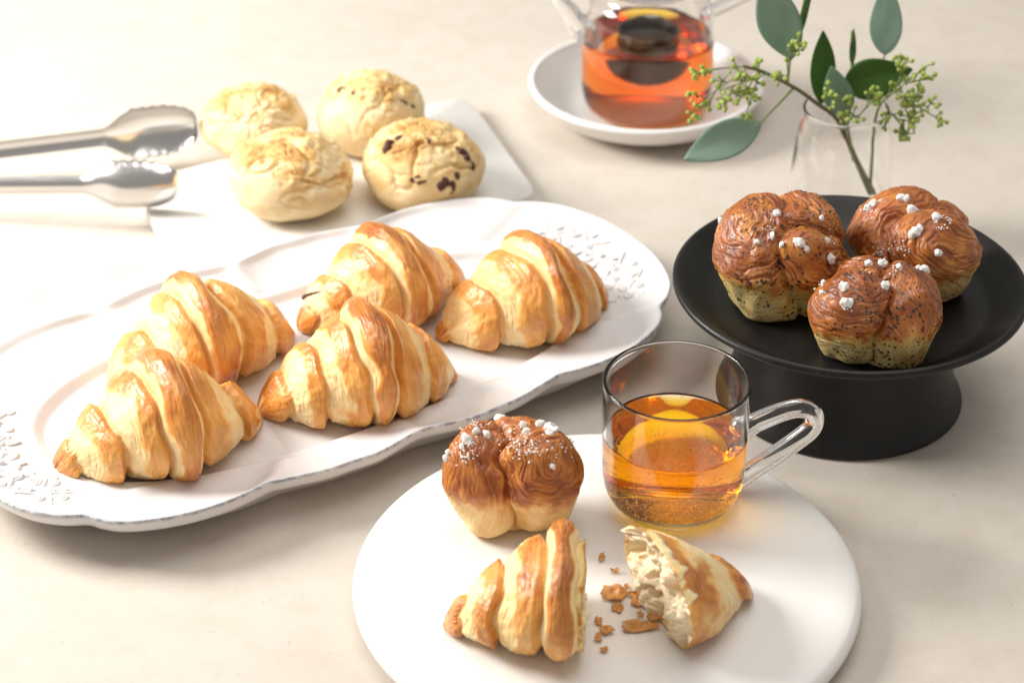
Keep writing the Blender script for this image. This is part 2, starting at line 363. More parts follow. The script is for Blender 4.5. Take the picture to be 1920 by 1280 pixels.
def build_platter():
    n = 720; th = np.linspace(0, 2*math.pi, n, endpoint=False); ro, ri = r_out(th), r_in(th)
    root = empty("serving_platter", (PC[0], PC[1], 0), PA)
    tag(root, "long white scalloped serving platter with embossed ends holding five croissants", "platter")
    rings, edge = [], []
    def add(r, z, e=0.0): rings.append(np.stack([r*np.cos(th), r*np.sin(th), z+0*th], -1)); edge.append(np.full(n, e))
    for k in np.linspace(0, 1, 12)[:-1]: add(np.maximum(ri*0.86*k, 1e-5), Z_FLOOR)
    for rho in np.concatenate([np.linspace(-0.24, 0.06, 14), np.linspace(0.09, 0.96, 34)]):
        add(ri+rho*(ro-ri), platter_z(th, np.full(n, rho)), 0.0)
    zt = platter_z(th, np.ones(n))
    wav = 0.0009*notch_f(th, ro)
    for dr, dz, e in ((-0.0008, 0.0001, .1), (0.0, -0.0003, .8), (0.0006, -0.0011, 1.0), (0.0006, -0.0019, .25), (0.0002, -0.0032, 0), (-0.0006, -0.0055, 0), (-0.0022, -0.0080, 0), (-0.006, -0.0098, 0)):
        add(ro+dr, zt+dz, e)
    add(ri*0.45+ro*0.55, zt*0+0.0062); add(ri*1.02, 0.0012+0*th); add(ri*0.98, 0.0+0*th); add(ri*0.86, 0.0+0*th); add(ri*0.84, 0.002+0*th); add(ri*0+1e-5, 0.002+0*th)
    V = np.array(rings)
    link("dish", make_mesh("dish", V, np.ascontiguousarray(grid_faces(len(V), n)), True, {"edge": ('FLOAT', np.array(edge))}), M['platter'], root)
    # embossed flowers and scrolls at both ends
    leafm = None
    V = []
    nu, nv = 9, 8
    for i in range(nu):
        t = i/(nu-1); w = 0.42*math.sin(math.pi*min(1, t*0.92+0.06))**0.8*(1-0.35*t)
        for j in range(nv):
            a = 2*math.pi*j/nv; V.append((t, w*math.cos(a), 0.30*math.sin(a)*math.sin(math.pi*(0.1+0.85*t))))
    leafm = make_mesh("relief_leaf", V, grid_faces(nu, nv)); leafm.materials.append(M['platter'])
    dots = lump("relief_bead", 3, 2, 0.05); dots.materials.append(M['platter'])
    def onrim(th, rho, lift=0.0):
        r = r_in(th)+rho*(r_out(th)-r_in(th)); return np.array([r*math.cos(th), r*math.sin(th), float(platter_z(np.array(th), np.array(rho)))+lift])
    def leaf(th, rho, dirn, s):
        p = onrim(th, rho, -0.0001)
        o = link("relief_leaf", leafm, None, root, p, (0, 0, dirn)); o.scale = (s*1.15, s*1.15, s*0.5)
    rnd = random.Random(4)
    for end in (0, 1):
        b = math.pi*end
        for k in range(7):                                    # the flower in the middle
            a = 2*math.pi*k/7; p = onrim(b, 0.52)
            leaf(b+0.0045*math.sin(a)/0.19, 0.52+0.0045*math.cos(a)/0.044, b+a, 0.0075)
        o = link("relief_bead", dots, None, root, onrim(b, 0.52, 0.0006)); o.scale = (0.0022, 0.0022, 0.0016)
        for s in (-1, 1):
            for row, (r0, amp, ph0, wr) in enumerate(((0.34, 0.10, 0.4, 0.0014), (0.70, 0.10, 2.6, 0.0013))):
                def path(q): return onrim(b+s*(0.040+0.225*q), r0+amp*math.sin(q*11+ph0)+(0.10 if row == 0 else -0.10)*q, 0.0)
                link("relief_vine", tube("relief_vine", [path(k/69) for k in range(70)], np.linspace(wr, wr*0.6, 70), 8), M['platter'], root)
                for k in range(9):
                    q = (k+0.3)/9; p, p2 = path(q), path(q+0.02); tang = math.atan2(p2[1]-p[1], p2[0]-p[0]); sd = 1 if k % 2 else -1
                    o = link("relief_leaf", leafm, None, root, p, (0, 0, tang+sd*rnd.uniform(0.6, 1.0))); z = rnd.uniform(0.0078, 0.0105)*(1-0.3*q); o.scale = (z, z*0.85, z*0.34)
            for c0, rho, rr in ((0.075, 0.52, 0.0050), (0.128, 0.40, 0.0040), (0.150, 0.64, 0.0042), (0.195, 0.46, 0.0040), (0.215, 0.66, 0.0032), (0.250, 0.50, 0.0032), (0.100, 0.74, 0.0032), (0.165, 0.28, 0.0030)):
                c = onrim(b+s*c0, rho); pts = []
                for k in range(40):
                    a = k/39*3.4*math.pi; r = rr*(1-0.72*k/39); pts.append(c+np.array([r*math.cos(s*a+b), r*math.sin(s*a+b), 0.0002]))
                link("relief_scroll", tube("relief_scroll", pts, np.linspace(0.0007, 0.0013, 40), 8), M['platter'], root)
    return root
build_platter()

# ---------------------------------------------------------------- round plate, marble board, saucer, cake stand
PLATE_Z, PLATE_C, PLATE_R = 0.015, (0.0455, -0.2330), 0.1222
def build_plate():
    prof = [(0, 0.003), (0.085, 0.003), (0.088, 0.0), (0.096, 0.0), (0.108, 0.003)]+arcpts(PLATE_R-0.0052, 0.0090, 0.0052, -75, 75, 10)+[(PLATE_R-0.008, 0.0147), (PLATE_R-0.014, PLATE_Z), (0.05, PLATE_Z), (0, PLATE_Z)]
    o = link("round_plate", lathe("round_plate", prof, 160), M['plate'], None, (*PLATE_C, 0))
    tag(o, "flat matte white round plate under the torn croissant and glass mug", "plate")
build_plate()
BOARD_Z = 0.011
def build_board():
    P = [on_z(360, 512, BOARD_Z), on_z(1012, 366, BOARD_Z), on_z(876, 177, BOARD_Z), on_z(238, 345, BOARD_Z)]
    P = [p[:2] for p in P]; c = sum(P)/4
    out = []
    rc = 0.016
    for i in range(4):
        p, a, b = P[i], P[i-1], P[(i+1) % 4]
        ua, ub = (a-p)/np.linalg.norm(a-p), (b-p)/np.linalg.norm(b-p)
        for t in np.linspace(0, 1, 10):
            out.append((1-t)**2*(p+ua*rc)+2*t*(1-t)*p+t*t*(p+ub*rc))
    out = np.array(out)-c; n = len(out)
    rings = []
    for s, z in ((0.0, 0.0), (0.985, 0.0), (0.995, 0.001), (1.0, 0.003), (1.0, BOARD_Z-0.0022), (0.997, BOARD_Z-0.0007), (0.990, BOARD_Z), (0.0, BOARD_Z)):
        rings.append(np.concatenate([out*max(s, 1e-4), np.full((n, 1), z)], 1))
    V = np.array(rings)
    o = link("marble_board", make_mesh("marble_board", V, grid_faces(len(V), n)), M['marble'], None, (c[0], c[1], 0))
    m = o.modifiers.new("edge", 'EDGE_SPLIT'); m.split_angle = math.radians(50)
    tag(o, "white marble board with rounded corners under the scones", "board")
build_board()
SAU_C = (0.0905, 0.2930)
def build_saucer():
    R = 0.0795
    prof = smooth_prof([(0.0, 0.0055), (0.040, 0.0055), (0.055, 0.0075), (0.067, 0.0145), (0.0745, 0.0225)], 8).tolist()
    prof += arcpts(R-0.0025, 0.0235, 0.0024, 150, -40, 8)
    prof += smooth_prof([(0.0775, 0.0205), (0.067, 0.0095), (0.050, 0.003), (0.046, 0.0), (0.042, 0.0), (0.040, 0.002), (0, 0.002)], 6).tolist()
    o = link("saucer", lathe("saucer", prof[::-1], 128), M['saucer'], None, (*SAU_C, 0))
    tag(o, "deep white round saucer under the glass teapot", "saucer")
build_saucer()
ST_C = (0.1806, -0.0533); ST_FLOOR = 0.0600
def build_stand():
    R = 0.0947
    root = empty("cake_stand", (*ST_C, 0))
    tag(root, "black stoneware footed cake stand carrying three sugared buns", "cake stand")
    top = smooth_prof([(0, ST_FLOOR), (0.045, ST_FLOOR), (0.068, ST_FLOOR+0.0003), (0.0745, ST_FLOOR+0.0012), (0.080, ST_FLOOR+0.0045), (0.0880, ST_FLOOR+0.0105)], 8).tolist()
    top += arcpts(R-0.0022, 0.0712, 0.0022, 130, -60, 8)
    top += smooth_prof([(0.0905, 0.0670), (0.080, 0.0600), (0.066, 0.0560), (0.056, 0.0555), (0.0, 0.0555)], 6).tolist()
    link("bowl", lathe("bowl", top[::-1], 160), M['black'], root)
    foot = [(0, 0.004), (0.060, 0.004), (0.062, 0.0)]+smooth_prof([(0.0648, 0.0), (0.0664, 0.0015), (0.0655, 0.0045), (0.0620, 0.0120), (0.0585, 0.0250), (0.0570, 0.0400), (0.0580, 0.0520), (0.0600, 0.0564)], 6).tolist()+[(0.04, 0.0562), (0, 0.0562)]
    link("foot", lathe("foot", foot, 128), M['black'], root)
build_stand()

# ---------------------------------------------------------------- croissants
def croissant_mesh(seed, L, R, u0=-1.0, u1=1.0, nu=330, nv=200, hel=0.20, w=0.41, ry=1.06, rz=0.92, bend=0.012, peak=0.0, bake_add=0.0, tear=None, sq=0.94, shear=0.0):
    rs = np.random.RandomState(seed)
    off = rs.uniform(-50, 50, 3)
    u = np.linspace(u0, u1, nu)[:, None]; ph = np.linspace(-math.pi/2, 1.5*math.pi, nv, endpoint=False)[None, :]
    U = u+0*ph; PH = ph+0*u
    dirs = np.stack([U*1.6, np.cos(PH)*0.5, np.sin(PH)*0.5], -1)
    wob = 0.12*noise(dirs, 1.3, 2, off)
    A = np.abs(U-peak)/(1+peak*np.where(U < peak, 1, -1))
    phn = (PH+math.pi/2)/(2*math.pi)-0.5
    sgn = np.where(U < peak, 1.0, 0.85)
    t = A/w*sgn+hel*phn*np.where(U < peak, 1, -1)*sstep(0.0, 0.3, A)*1.0+wob/w*0.55
    bnd = np.array([-9, 0.34+rs.uniform(-.04, .04), 1.10+rs.uniform(-.08, .08), 1.82+rs.uniform(-.08, .08), 2.62, 9])
    idx = np.clip(np.searchsorted(bnd, t.ravel()).reshape(t.shape)-1, 0, 4)
    lo, hi = np.where(idx == 0, 0, bnd[idx]), np.where(idx == 4, 3.3, bnd[np.minimum(idx+1, 5)])
    f = np.clip((np.maximum(t, 0)-lo)/(hi-lo), 0, 1)
    E = R*(0.25+0.75*(1-np.clip(A, 0, 1)**(1.28+0.25*rs.uniform(-1, 1))))*(1+0.10*noise(np.stack([U*1.8, 0*U, 0*U], -1), 1, 1, off+61))
    fw_ = np.clip(f+0.20*noise(dirs, 3.4, 3, off+15), 0, 1)
    s_out = -0.9+1.7*sstep(-0.03, 0.20, f)-0.9*sstep(0.45, 0.95, f)-0.7*sstep(0.90, 1.0, f)
    s_c = 1.0-0.7*sstep(0.45, 0.95, f)-1.1*sstep(0.86, 1.0, f)
    S = np.where(idx == 0, s_c, s_out)
    amp = np.array([0.0048, 0.0040, 0.0037, 0.0030, 0.0018])[idx]*(1+0.5*noise(dirs, 1.1, 1, off+44))*(R/0.036)
    r = E+amp*S
    lamco = np.stack([t*26, PH*2.2, idx*3.0+0*U], -1)
    pale = np.where(idx == 0, sstep(0.62, 0.76, fw_), sstep(0.50, 0.66, fw_)+0.5*(1-sstep(0.0, 0.05, f)))
    pale = np.clip(pale, 0, 1)
    r = r+0.00042*noise(lamco, 1.0, 2, off)*(0.4+pale)                      # laminated ridges
    r = r*(1+0.045*noise(dirs, 2.2, 2, off+9))+0.0005*noise(dirs, 12, 3, off+3)
    tipr = np.sqrt(np.clip(1-np.clip(A, 0, 1)**9, 0, 1)); r = r*np.maximum(tipr, 0.01)
    Es = R*(0.25+0.75*(1-np.clip(A, 0, 1)**1.28))*np.maximum(tipr, 0.3)
    flap = 1.0+0.02*np.clip(-np.sin(PH), 0, 1)
    X = U*L+0.0012*noise(dirs, 3, 1, off+20); Y = r*np.cos(PH)*ry*flap-bend*(1-np.clip(A, 0, 1)**2); Z = Es*0.88*sq+r*np.sin(PH)*rz*sq
    Z = np.where(Z < 0.004, 0.004*np.exp((Z-0.004)/0.004), Z)               # rests flat
    bake = 0.56-0.54*pale+0.16*(idx == 0)*(1-pale)+0.12*sstep(0.78, 1.0, A)*(1-0.3*pale)+0.10*sstep(0.2, 1, np.sin(PH))*(1-pale)
    bake = bake+0.22*noise(dirs, 2.4, 3, off+31)+bake_add - 0.10*sstep(0.3, 1.0, -np.sin(PH))
    luv = np.stack([t*w*L, PH*0.03, idx*0.31+0*U], -1)
    X = X+shear*(Z-0.03)*sstep(u1-0.55, u1, U)
    V = np.stack([X, Y, Z], -1)
    if tear is not None:                                                     # ragged torn face closing the end at u1
        last = V[-1]; c = last.mean(0); rings = []; lb = bake[-1]; ll = luv[-1]; bk, lv = [], []
        m = 70
        for k in range(1, m+1):
            s = 1-k/m; p = c+(last-c)*s
            d = noise(p, 45, 3, off)*0.0080-np.clip(noise(p*np.array([1, 1, 1.7]), 85, 2, off+8)-0.08, 0, 1)*0.020+np.abs(noise(p*np.array([1, 0.6, 3.0]), 160, 2, off+18))*0.0030
            p = p.copy(); p[:, 0] += (d-0.002+tear*(1-s**2))*min(1, k/3)
            rings.append(p); bk.append(np.full(nv, -0.3 if k > 2 else 0.1)); lv.append(ll)
        V = np.concatenate([V, np.array(rings)]); bake = np.concatenate([bake, np.array(bk)]); luv = np.concatenate([luv, np.array(lv)])
    f4 = grid_faces(len(V), nv)
    return make_mesh("croissant", V, np.ascontiguousarray(f4[:, ::-1]), True, {"bake": ('FLOAT', bake), "luv": ('FLOAT_VECTOR', luv)})

Zp = Z_FLOOR+0.0002
def place_croissant(tl, tr, seed, R, label, mat='croissant', dz=0.013, **kw):
    a, b = on_z(*tl, Zp+dz), on_z(*tr, Zp+dz)
    c = (a+b)/2; d = b-a; L = np.linalg.norm(d[:2])/2
    o = link("croissant", croissant_mesh(seed, L, R, **kw), M[mat], None, (c[0], c[1], Zp), (0, 0, math.atan2(d[1], d[0])))
    return tag(o, label, "croissant", "croissants on the platter")
place_croissant((97, 852), (488, 748), 3, 0.0335, "golden croissant whose pointed tip reaches the embossed platter end with the empty well", peak=0.02, w=0.45)
place_croissant((197, 690), (548, 592), 14, 0.0325, "croissant with a pale flaky top lying next to the platter's long rim facing the tongs", peak=-0.08, bake_add=-0.04, w=0.52)
place_croissant((481, 738), (853, 668), 25, 0.0330, "croissant in the middle of the platter touching its neighbours' tips", peak=0.06, w=0.44)
dd = place_croissant((556, 585), (868, 490), 36, 0.0315, "croissant with a dark chocolate sliver at its blunt end, near the scones", peak=-0.05, w=0.48)
place_croissant((820, 602), (1133, 522), 47, 0.0325, "plump croissant lying nearest the glass mug, tip on the embossed leaves", peak=0.06, bake_add=0.03, w=0.50)

# ---------------------------------------------------------------- torn croissant on the round plate
def torn_half():
    z = PLATE_Z+0.0002; R = 0.0330
    tip = on_z(832, 1133, z+0.014); ang = math.radians(-3)
    e = on_z(1082, 1238, z+0.004)                                   # where the thick torn end touches the plate
    Lr = e[0]-tip[0]; L = Lr/1.13; c = tip+np.array([math.cos(ang), math.sin(ang), 0])*L
    o = link("torn_croissant", croissant_mesh(58, L, R, -1.0, 0.20, bend=0.0, hel=0.10, w=0.46, tear=-0.003, ry=1.05, rz=0.92, sq=0.86, bake_add=0.05), M['croissant_pale'], None, (c[0], c[1], z), (0, 0, ang))
    tag(o, "large torn half of a croissant with a pointed tip on the round plate", "croissant")
torn_half()
def torn_piece():
    z = PLATE_Z+0.0002
    tip = on_z(1410, 1062, z+0.016); ang = math.radians(24); L = 0.088
    c = tip-np.array([math.cos(ang), math.sin(ang), 0])*L
    # turned so that the tear is at the +x end of the mesh
    o = link("torn_croissant_end", croissant_mesh(71, L, 0.0400, -1.0, -0.42, bend=0.0, hel=0.3, w=0.72, tear=-0.003, ry=1.0, rz=0.95, shear=0.08, sq=0.80, bake_add=0.10), M['croissant_pale'], None, (c[0], c[1], z), (0, 0, ang+math.pi))
    tag(o, "small torn croissant end showing its airy pale crumb beside the glass mug", "croissant")
torn_piece()

# ---------------------------------------------------------------- buns
def bun_mesh(seed, R, H, lobes, lip=0.40, dark=0.0, twist=0.0, nu=200, nv=400):
    rs = np.random.RandomState(seed); off = rs.uniform(-50, 50, 3)
    th = np.linspace(1e-3, math.pi-1e-3, nu)[:, None]; ph = np.linspace(0, 2*math.pi, nv, endpoint=False)[None, :]
    d = np.stack([np.sin(th)*np.cos(ph), np.sin(th)*np.sin(ph), np.cos(th)+0*ph], -1)
    tw = twist*d[..., 2]; dr = np.stack([d[..., 0]*np.cos(tw)-d[..., 1]*np.sin(tw), d[..., 0]*np.sin(tw)+d[..., 1]*np.cos(tw), d[..., 2]], -1)
    dw = dr+0.20*np.stack([noise(d, 1.7, 1, off), noise(d, 1.7, 1, off+5), noise(d, 1.7, 1, off+11)], -1)
    dw /= np.linalg.norm(dw, axis=-1)[..., None]
    ts, lams, alo = [], [], []
    for c, rho, ax in lobes:
        c = np.array(c); ax = np.array(ax)/np.linalg.norm(ax)
        b = dw@c; disc = np.maximum(b*b-(c@c)+rho*rho, 0.0); tt = b+np.sqrt(disc); ts.append(tt)
        p = dw*tt[..., None]-c; p = p/np.maximum(np.linalg.norm(p, axis=-1), 1e-6)[..., None]
        cosang = np.clip(p@ax, -1, 1); ang = np.arccos(cosang)
        e1 = np.cross(ax, [0.3, 0.9, 0.2]); e1 /= np.linalg.norm(e1); e2 = np.cross(ax, e1)
        az = np.arctan2(p@e2, p@e1)
        ang = ang+0.10*np.sin(az+1.0)+0.08*noise(p, 2.0, 2, off)
        lams.append(ang*rho); alo.append(np.cos(az*0.5)*rho)
    ts = np.array(ts); k = 26.0
    r = np.log(np.exp(k*ts).sum(0))/k
    win = ts.argmax(0); srt = np.sort(ts, 0); gap = srt[-1]-srt[-2]
    lam = np.take_along_axis(np.array(lams), win[None], 0)[0]; al = np.take_along_axis(np.array(alo), win[None], 0)[0]
    r = r-0.075*np.exp(-(gap/0.05)**2)*sstep(-1.0, 0.3, d[..., 2]+0.9)          # pinched seams
    r = r*(1+0.035*noise(d, 2.6, 2, off+40))
    top = (d[..., 2] > -0.25)
    wv = np.stack([lam*10+0.9*noise(d, 3, 3, off+60), al*2.4, win*4.0], -1)
    rid = 1-2.2*np.abs(noise(wv, 1.0, 2, off+21))
    r = r+(0.020*rid+0.010*noise(wv, 2.2, 2, off))*(0.25+0.75*sstep(-0.35, 0.1, d[..., 2]))
    r = r*np.where(d[..., 2] < 0, 1, 1)
    fat = np.sin(th)**np.where(d[..., 2] < 0, -0.62, -0.12)
    P = d*r[..., None]*R; P[..., :2] *= np.minimum(fat, 6.0)[..., None]
    z = P[..., 2]; zmax = z.max(); zb = -0.46*H/ (1.0)
    z = np.where(z > 0, z*(0.56*H/zmax), z*(0.62*H/(-z.min())))
    zf = z+0.46*H                                                              # 0 at base
    zf = np.where(zf < 0.004, 0.004*np.exp((zf-0.004)/0.004), zf)
    hl = lip*H*(1+0.16*noise(d, 1.6, 1, off+70))
    sc = 0.925+0.075*sstep(hl-0.014, hl+0.008, zf)+0.022*np.exp(-((zf-hl-0.006)/0.006)**2)
    wide = np.abs(P[..., 0]*sc).max(); kx = R/wide
    V = np.stack([P[..., 0]*sc*kx, P[..., 1]*sc*kx, zf], -1)
    bake = 0.07+0.62*sstep(hl-0.006, hl+0.010, zf+0.004*noise(d, 5, 2, off+2))-0.16*rid*sstep(hl-0.004, hl+0.01, zf)+0.20*noise(d, 3, 2, off+77)+dark*sstep(hl, hl+0.02, zf)
    bake = bake-0.10*np.exp(-((zf-0.001)/0.003)**2)*0
    luv = np.stack([lam*R, al*R, win*0.37], -1)
    f4 = grid_faces(nu, nv)
    return make_mesh("sugared_bun", V, np.ascontiguousarray(f4), True, {"bake": ('FLOAT', bake), "luv": ('FLOAT_VECTOR', luv)}), V.reshape(-1, 3)
pearls = []
for s in range(5):
    m = lump("sugar_pearl", 20+s, 2, 0.45, (1, 0.85, 0.8), 1.3, True); m.materials.append(M['sugar']); pearls.append(m)
def surface_at(Vw, px, py, rad=9):
    q = proj(Vw); e = np.hypot(q[:, 0]-px, q[:, 1]-py); ok = np.where(e < rad)[0]
    if len(ok) == 0: ok = np.argsort(e)[:4]
    i = ok[np.argmin(q[ok, 2])]; return Vw[i]
def bun(c, R, H, z, lobes, mat, seed, label, group, pearl_px, dust_px=(), lip=0.40, dark=0.0, twist=0.0):
    me, V = bun_mesh(seed, R, H, lobes, lip, dark, twist)
    o = link("sugared_bun", me, M[mat], None, (c[0], c[1], z)); tag(o, label, "bun", group)
    Vw = V+np.array([c[0], c[1], z]); rnd = random.Random(seed)
    for (px, py, s) in pearl_px:
        p = surface_at(Vw, px, py)-np.array([c[0], c[1], z])
        q = link("sugar_pearl", pearls[rnd.randrange(5)], None, o, p, (rnd.uniform(0, 6), rnd.uniform(0, 6), rnd.uniform(0, 6)))
        k = s*0.00030; q.scale = (k*rnd.uniform(0.8, 1.2), k*rnd.uniform(0.8, 1.2), k)
    if dust_px:
        Vs, fs = [], []
        base = np.array([(1, 0, 0), (-1, 0, 0), (0, 1, 0), (0, -1, 0), (0, 0, 1), (0, 0, -1)], float)
        ft = np.array([(0, 2, 4), (2, 1, 4), (1, 3, 4), (3, 0, 4), (2, 0, 5), (1, 2, 5), (3, 1, 5), (0, 3, 5)])
        for (px, py, sx, sy, n) in dust_px:
            for _ in range(n):
                p = surface_at(Vw, rnd.gauss(px, sx), rnd.gauss(py, sy), 6)-np.array([c[0], c[1], z])
                s = rnd.uniform(0.00025, 0.0008); a = np.array([rnd.gauss(0, 1) for _ in range(9)]).reshape(3, 3); qm, _ = np.linalg.qr(a)
                fs.append(ft+6*len(Vs)); Vs.append(p+np.array([rnd.gauss(0, .0008) for _ in range(3)])*np.array([1, 1, .3])+(base*s)@qm)
        q = link("sugar_grains", make_mesh("sugar_grains", np.concatenate(Vs), np.concatenate(fs), False), M['sugar'], o); q["kind"] = "stuff"
    return o
bun((0.0000, -0.1925), 0.0352, 0.0560, PLATE_Z+0.0002,
    [((-0.44, -0.05, 0.10), 0.66, (-1.0, -0.35, 0.25)), ((0.42, -0.10, 0.10), 0.70, (0.30, -0.55, 0.85)), ((0.05, 0.30, 0.02), 0.68, (0.1, 1, 0.5))], 'bun', 5,
    "brown laminated bun with two lobes and white sugar on the round plate", None,
    [(893, 800, 8), (933, 775, 10), (918, 808, 9), (978, 790, 9), (985, 800, 8), (1020, 792, 12), (1035, 790, 12), (1030, 803, 9), (1045, 800, 8), (828, 858, 8), (835, 840, 6), (1043, 878, 7), (868, 815, 8), (860, 830, 6)],
    [(872, 822, 9, 8, 50), (875, 850, 10, 8, 55), (965, 822, 14, 9, 70), (985, 840, 14, 9, 50), (1010, 830, 30, 15, 40), (1075, 830, 8, 14, 16), (900, 790, 16, 6, 30)], twist=0.35)
GB = "sugared buns on the cake stand"
bun((0.1422, -0.0560), 0.0365, 0.0590, ST_FLOOR+0.0002,
    [((-0.24, -0.10, 0.10), 0.78, (-0.35, -0.45, 0.9)), ((0.30, -0.14, 0.0), 0.73, (0.75, -0.5, 0.55)), ((0.12, 0.24, 0.12), 0.76, (0.2, 0.6, 0.9))], 'bun_speck', 6,
    "speckled tea bun with a swirled lobe on the cake stand, beside the plain bun", GB,
    [(1463, 394, 9), (1490, 448, 10), (1496, 456, 9), (1458, 455, 6), (1560, 478, 9), (1558, 448, 7), (1520, 471, 6), (1450, 435, 6), (1340, 408, 6), (1417, 445, 7), (1545, 403, 6)], [(1445, 425, 8, 6, 16), (1560, 445, 6, 6, 12), (1340, 412, 5, 5, 10)], twist=0.8)
bun((0.2150, -0.0430), 0.0360, 0.0545, ST_FLOOR+0.0002,
    [((-0.26, 0.10, 0.16), 0.74, (-0.9, 0.3, 0.5)), ((0.22, -0.12, 0.08), 0.78, (0.9, -0.9, 0.7)), ((0.15, 0.3, 0.0), 0.70, (0.6, 0.7, 0.3))], 'bun', 8,
    "plain reddish brown bun without dark specks on the cake stand", GB,
    [(1700, 364, 10), (1688, 362, 9), (1708, 388, 12), (1712, 428, 12), (1705, 432, 10), (1720, 422, 8), (1632, 375, 9), (1620, 385, 8), (1757, 398, 9), (1765, 480, 8)], [(1768, 410, 10, 9, 45), (1655, 468, 14, 8, 40), (1690, 470, 8, 8, 20), (1620, 390, 8, 7, 20)], dark=0.05, twist=0.9)
bun((0.1855, -0.1060), 0.0350, 0.0500, ST_FLOOR+0.0002,
    [((-0.38, -0.12, 0.10), 0.70, (0.1, 0.1, 1.0)), ((0.40, -0.14, 0.06), 0.68, (0.85, 0.0, 0.6)), ((0.0, 0.28, 0.04), 0.70, (0.2, 0.7, 0.8))], 'bun_speck', 12,
    "speckled tea bun with a deep front cleft at the front rim of the cake stand", GB,
    [(1580, 530, 10), (1578, 562, 10), (1586, 568, 8), (1662, 490, 10), (1655, 486, 8), (1662, 527, 10), (1630, 485, 8), (1735, 497, 10), (1728, 490, 7), (1688, 492, 7), (1537, 520, 6), (1535, 543, 6)], [(1585, 565, 8, 6, 22), (1535, 530, 6, 10, 14), (1680, 502, 6, 5, 12)], dark=0.08, twist=-0.35)

# ---------------------------------------------------------------- scones
def scone_mesh(seed, R, H, crack=0.05, nu=130, nv=220, tilt=(0.0, 0.0), bake_add=0.03):
    rs = np.random.RandomState(seed); off = rs.uniform(-50, 50, 3)
    th = np.linspace(1e-3, math.pi-1e-3, nu)[:, None]; ph = np.linspace(0, 2*math.pi, nv, endpoint=False)[None, :]
    d = np.stack([np.sin(th)*np.cos(ph), np.sin(th)*np.sin(ph), np.cos(th)+0*ph], -1)
    q = d+0.12*np.stack([noise(d, 1.6, 2, off+3), noise(d, 1.6, 2, off+13), noise(d, 1.6, 2, off+23)], -1)
    w = sstep(-0.05, 0.55, d[..., 2]*0.6+tilt[0]*d[..., 0]+tilt[1]*d[..., 1]+0.35*noise(d, 1.4, 1, off+90))
    lum = noise(q, 1.2, 1, off); rid = np.clip(1-np.abs(noise(q, 1.5, 1, off+30))*8.0, 0, 1)**1.5
    rid2 = np.clip(1-np.abs(noise(d, 5.5, 2, off+37))*5, 0, 1)
    step = np.tanh(noise(q, 2.0, 2, off+50)*6)
    r = 1+0.09*lum-crack*1.9*rid*w-crack*0.25*rid2*w*w-0.055*w*np.clip(1-np.abs(noise(d, 2.7, 2, off+66))*6, 0, 1)+0.060*w*np.maximum(noise(d, 4.5, 4, off+71), -0.1)+(0.004+0.012*w)*noise(d, 30, 3, off)
    P = d*r[..., None]*R; z = P[..., 2]
    z = np.where(z > 0, z*(0.60*H/z.max()), z*(0.55*H/(-z.min())))+0.40*H
    z = np.where(z < 0.004, 0.004*np.exp((z-0.004)/0.004), z)
    rr = 1-0.03*sstep(0.012, 0.0, z)
    k = R/np.abs(P[..., 0]).max()
    V = np.stack([P[..., 0]*rr*k, P[..., 1]*rr*k, z], -1)
    bake = 0.14+0.42*sstep(0.0, 0.9, step*0.6+lum*1.3)*w+0.22*w*sstep(0.55, 0.95, d[..., 2])-0.20*rid*w+0.22*noise(d, 3.1, 3, off+80)+0.30*sstep(0.006, 0.0, z)+bake_add
    luv = d*R
    return make_mesh("scone", V, np.ascontiguousarray(grid_faces(nu, nv)), True, {"bake": ('FLOAT', bake), "luv": ('FLOAT_VECTOR', luv)}), V.reshape(-1, 3)
def scone(c, R, H, seed, label, group, chunks=(), **kw):
    me, V = scone_mesh(seed, R, H, **kw); z = BOARD_Z+0.0002
    o = link("scone", me, M['scone'], None, (c[0], c[1], z)); tag(o, label, "scone", group)
    rnd = random.Random(seed); b = np.array([c[0], c[1], z]); Vw = V+b
    for (px, py, sx, sy) in chunks:
        p = surface_at(Vw, px, py, 12)-b; n = p-np.array([0, 0, H*0.4]); n /= np.linalg.norm(n); p = p-n*(0.0005+0.00008*(sx+sy))
        m = lump("chocolate_chunk", rnd.randrange(99), 2, 0.35, (sx*0.00030, (sx+sy)*0.00011, sy*0.00034), 1.5)
        link("chocolate_chunk", m, M['choc'], o, p, (rnd.uniform(-.3, .3), rnd.uniform(-.5, .5), rnd.uniform(-.4, .4)))
GS = "scones on the marble board"
scone((-0.1680, 0.2230), 0.0356, 0.0415, 2, "plain scone beside the tips of the tongs, golden on top", GS, crack=0.05)
scone((-0.0905, 0.2260), 0.0358, 0.0500, 9, "scone with a few dark chips on top behind the chocolate chunk scone", GS, [(628, 160, 14, 8), (652, 166, 6, 6), (768, 188, 16, 9), (786, 196, 10, 8), (690, 245, 6, 4), (612, 178, 5, 8)], crack=0.055, bake_add=0.08)
scone((-0.1370, 0.1430), 0.0396, 0.0465, 17, "plain pale scone with a cracked top closest to the croissant platter", GS, crack=0.06, tilt=(0.25, 0.0))
scone((-0.0560, 0.1570), 0.0396, 0.0475, 23, "chocolate chunk scone with dark lumps showing on its sides", GS,
      [(722, 264, 13, 18), (712, 280, 12, 16), (734, 252, 12, 8), (845, 346, 15, 12), (856, 362, 14, 15), (832, 362, 16, 12), (868, 338, 10, 13), (880, 284, 16, 12), (890, 298, 10, 14), (800, 352, 18, 7), (778, 340, 8, 5), (898, 316, 7, 12), (806, 250, 7, 5), (760, 345, 9, 5), (868, 272, 12, 6)], crack=0.075, bake_add=0.16)

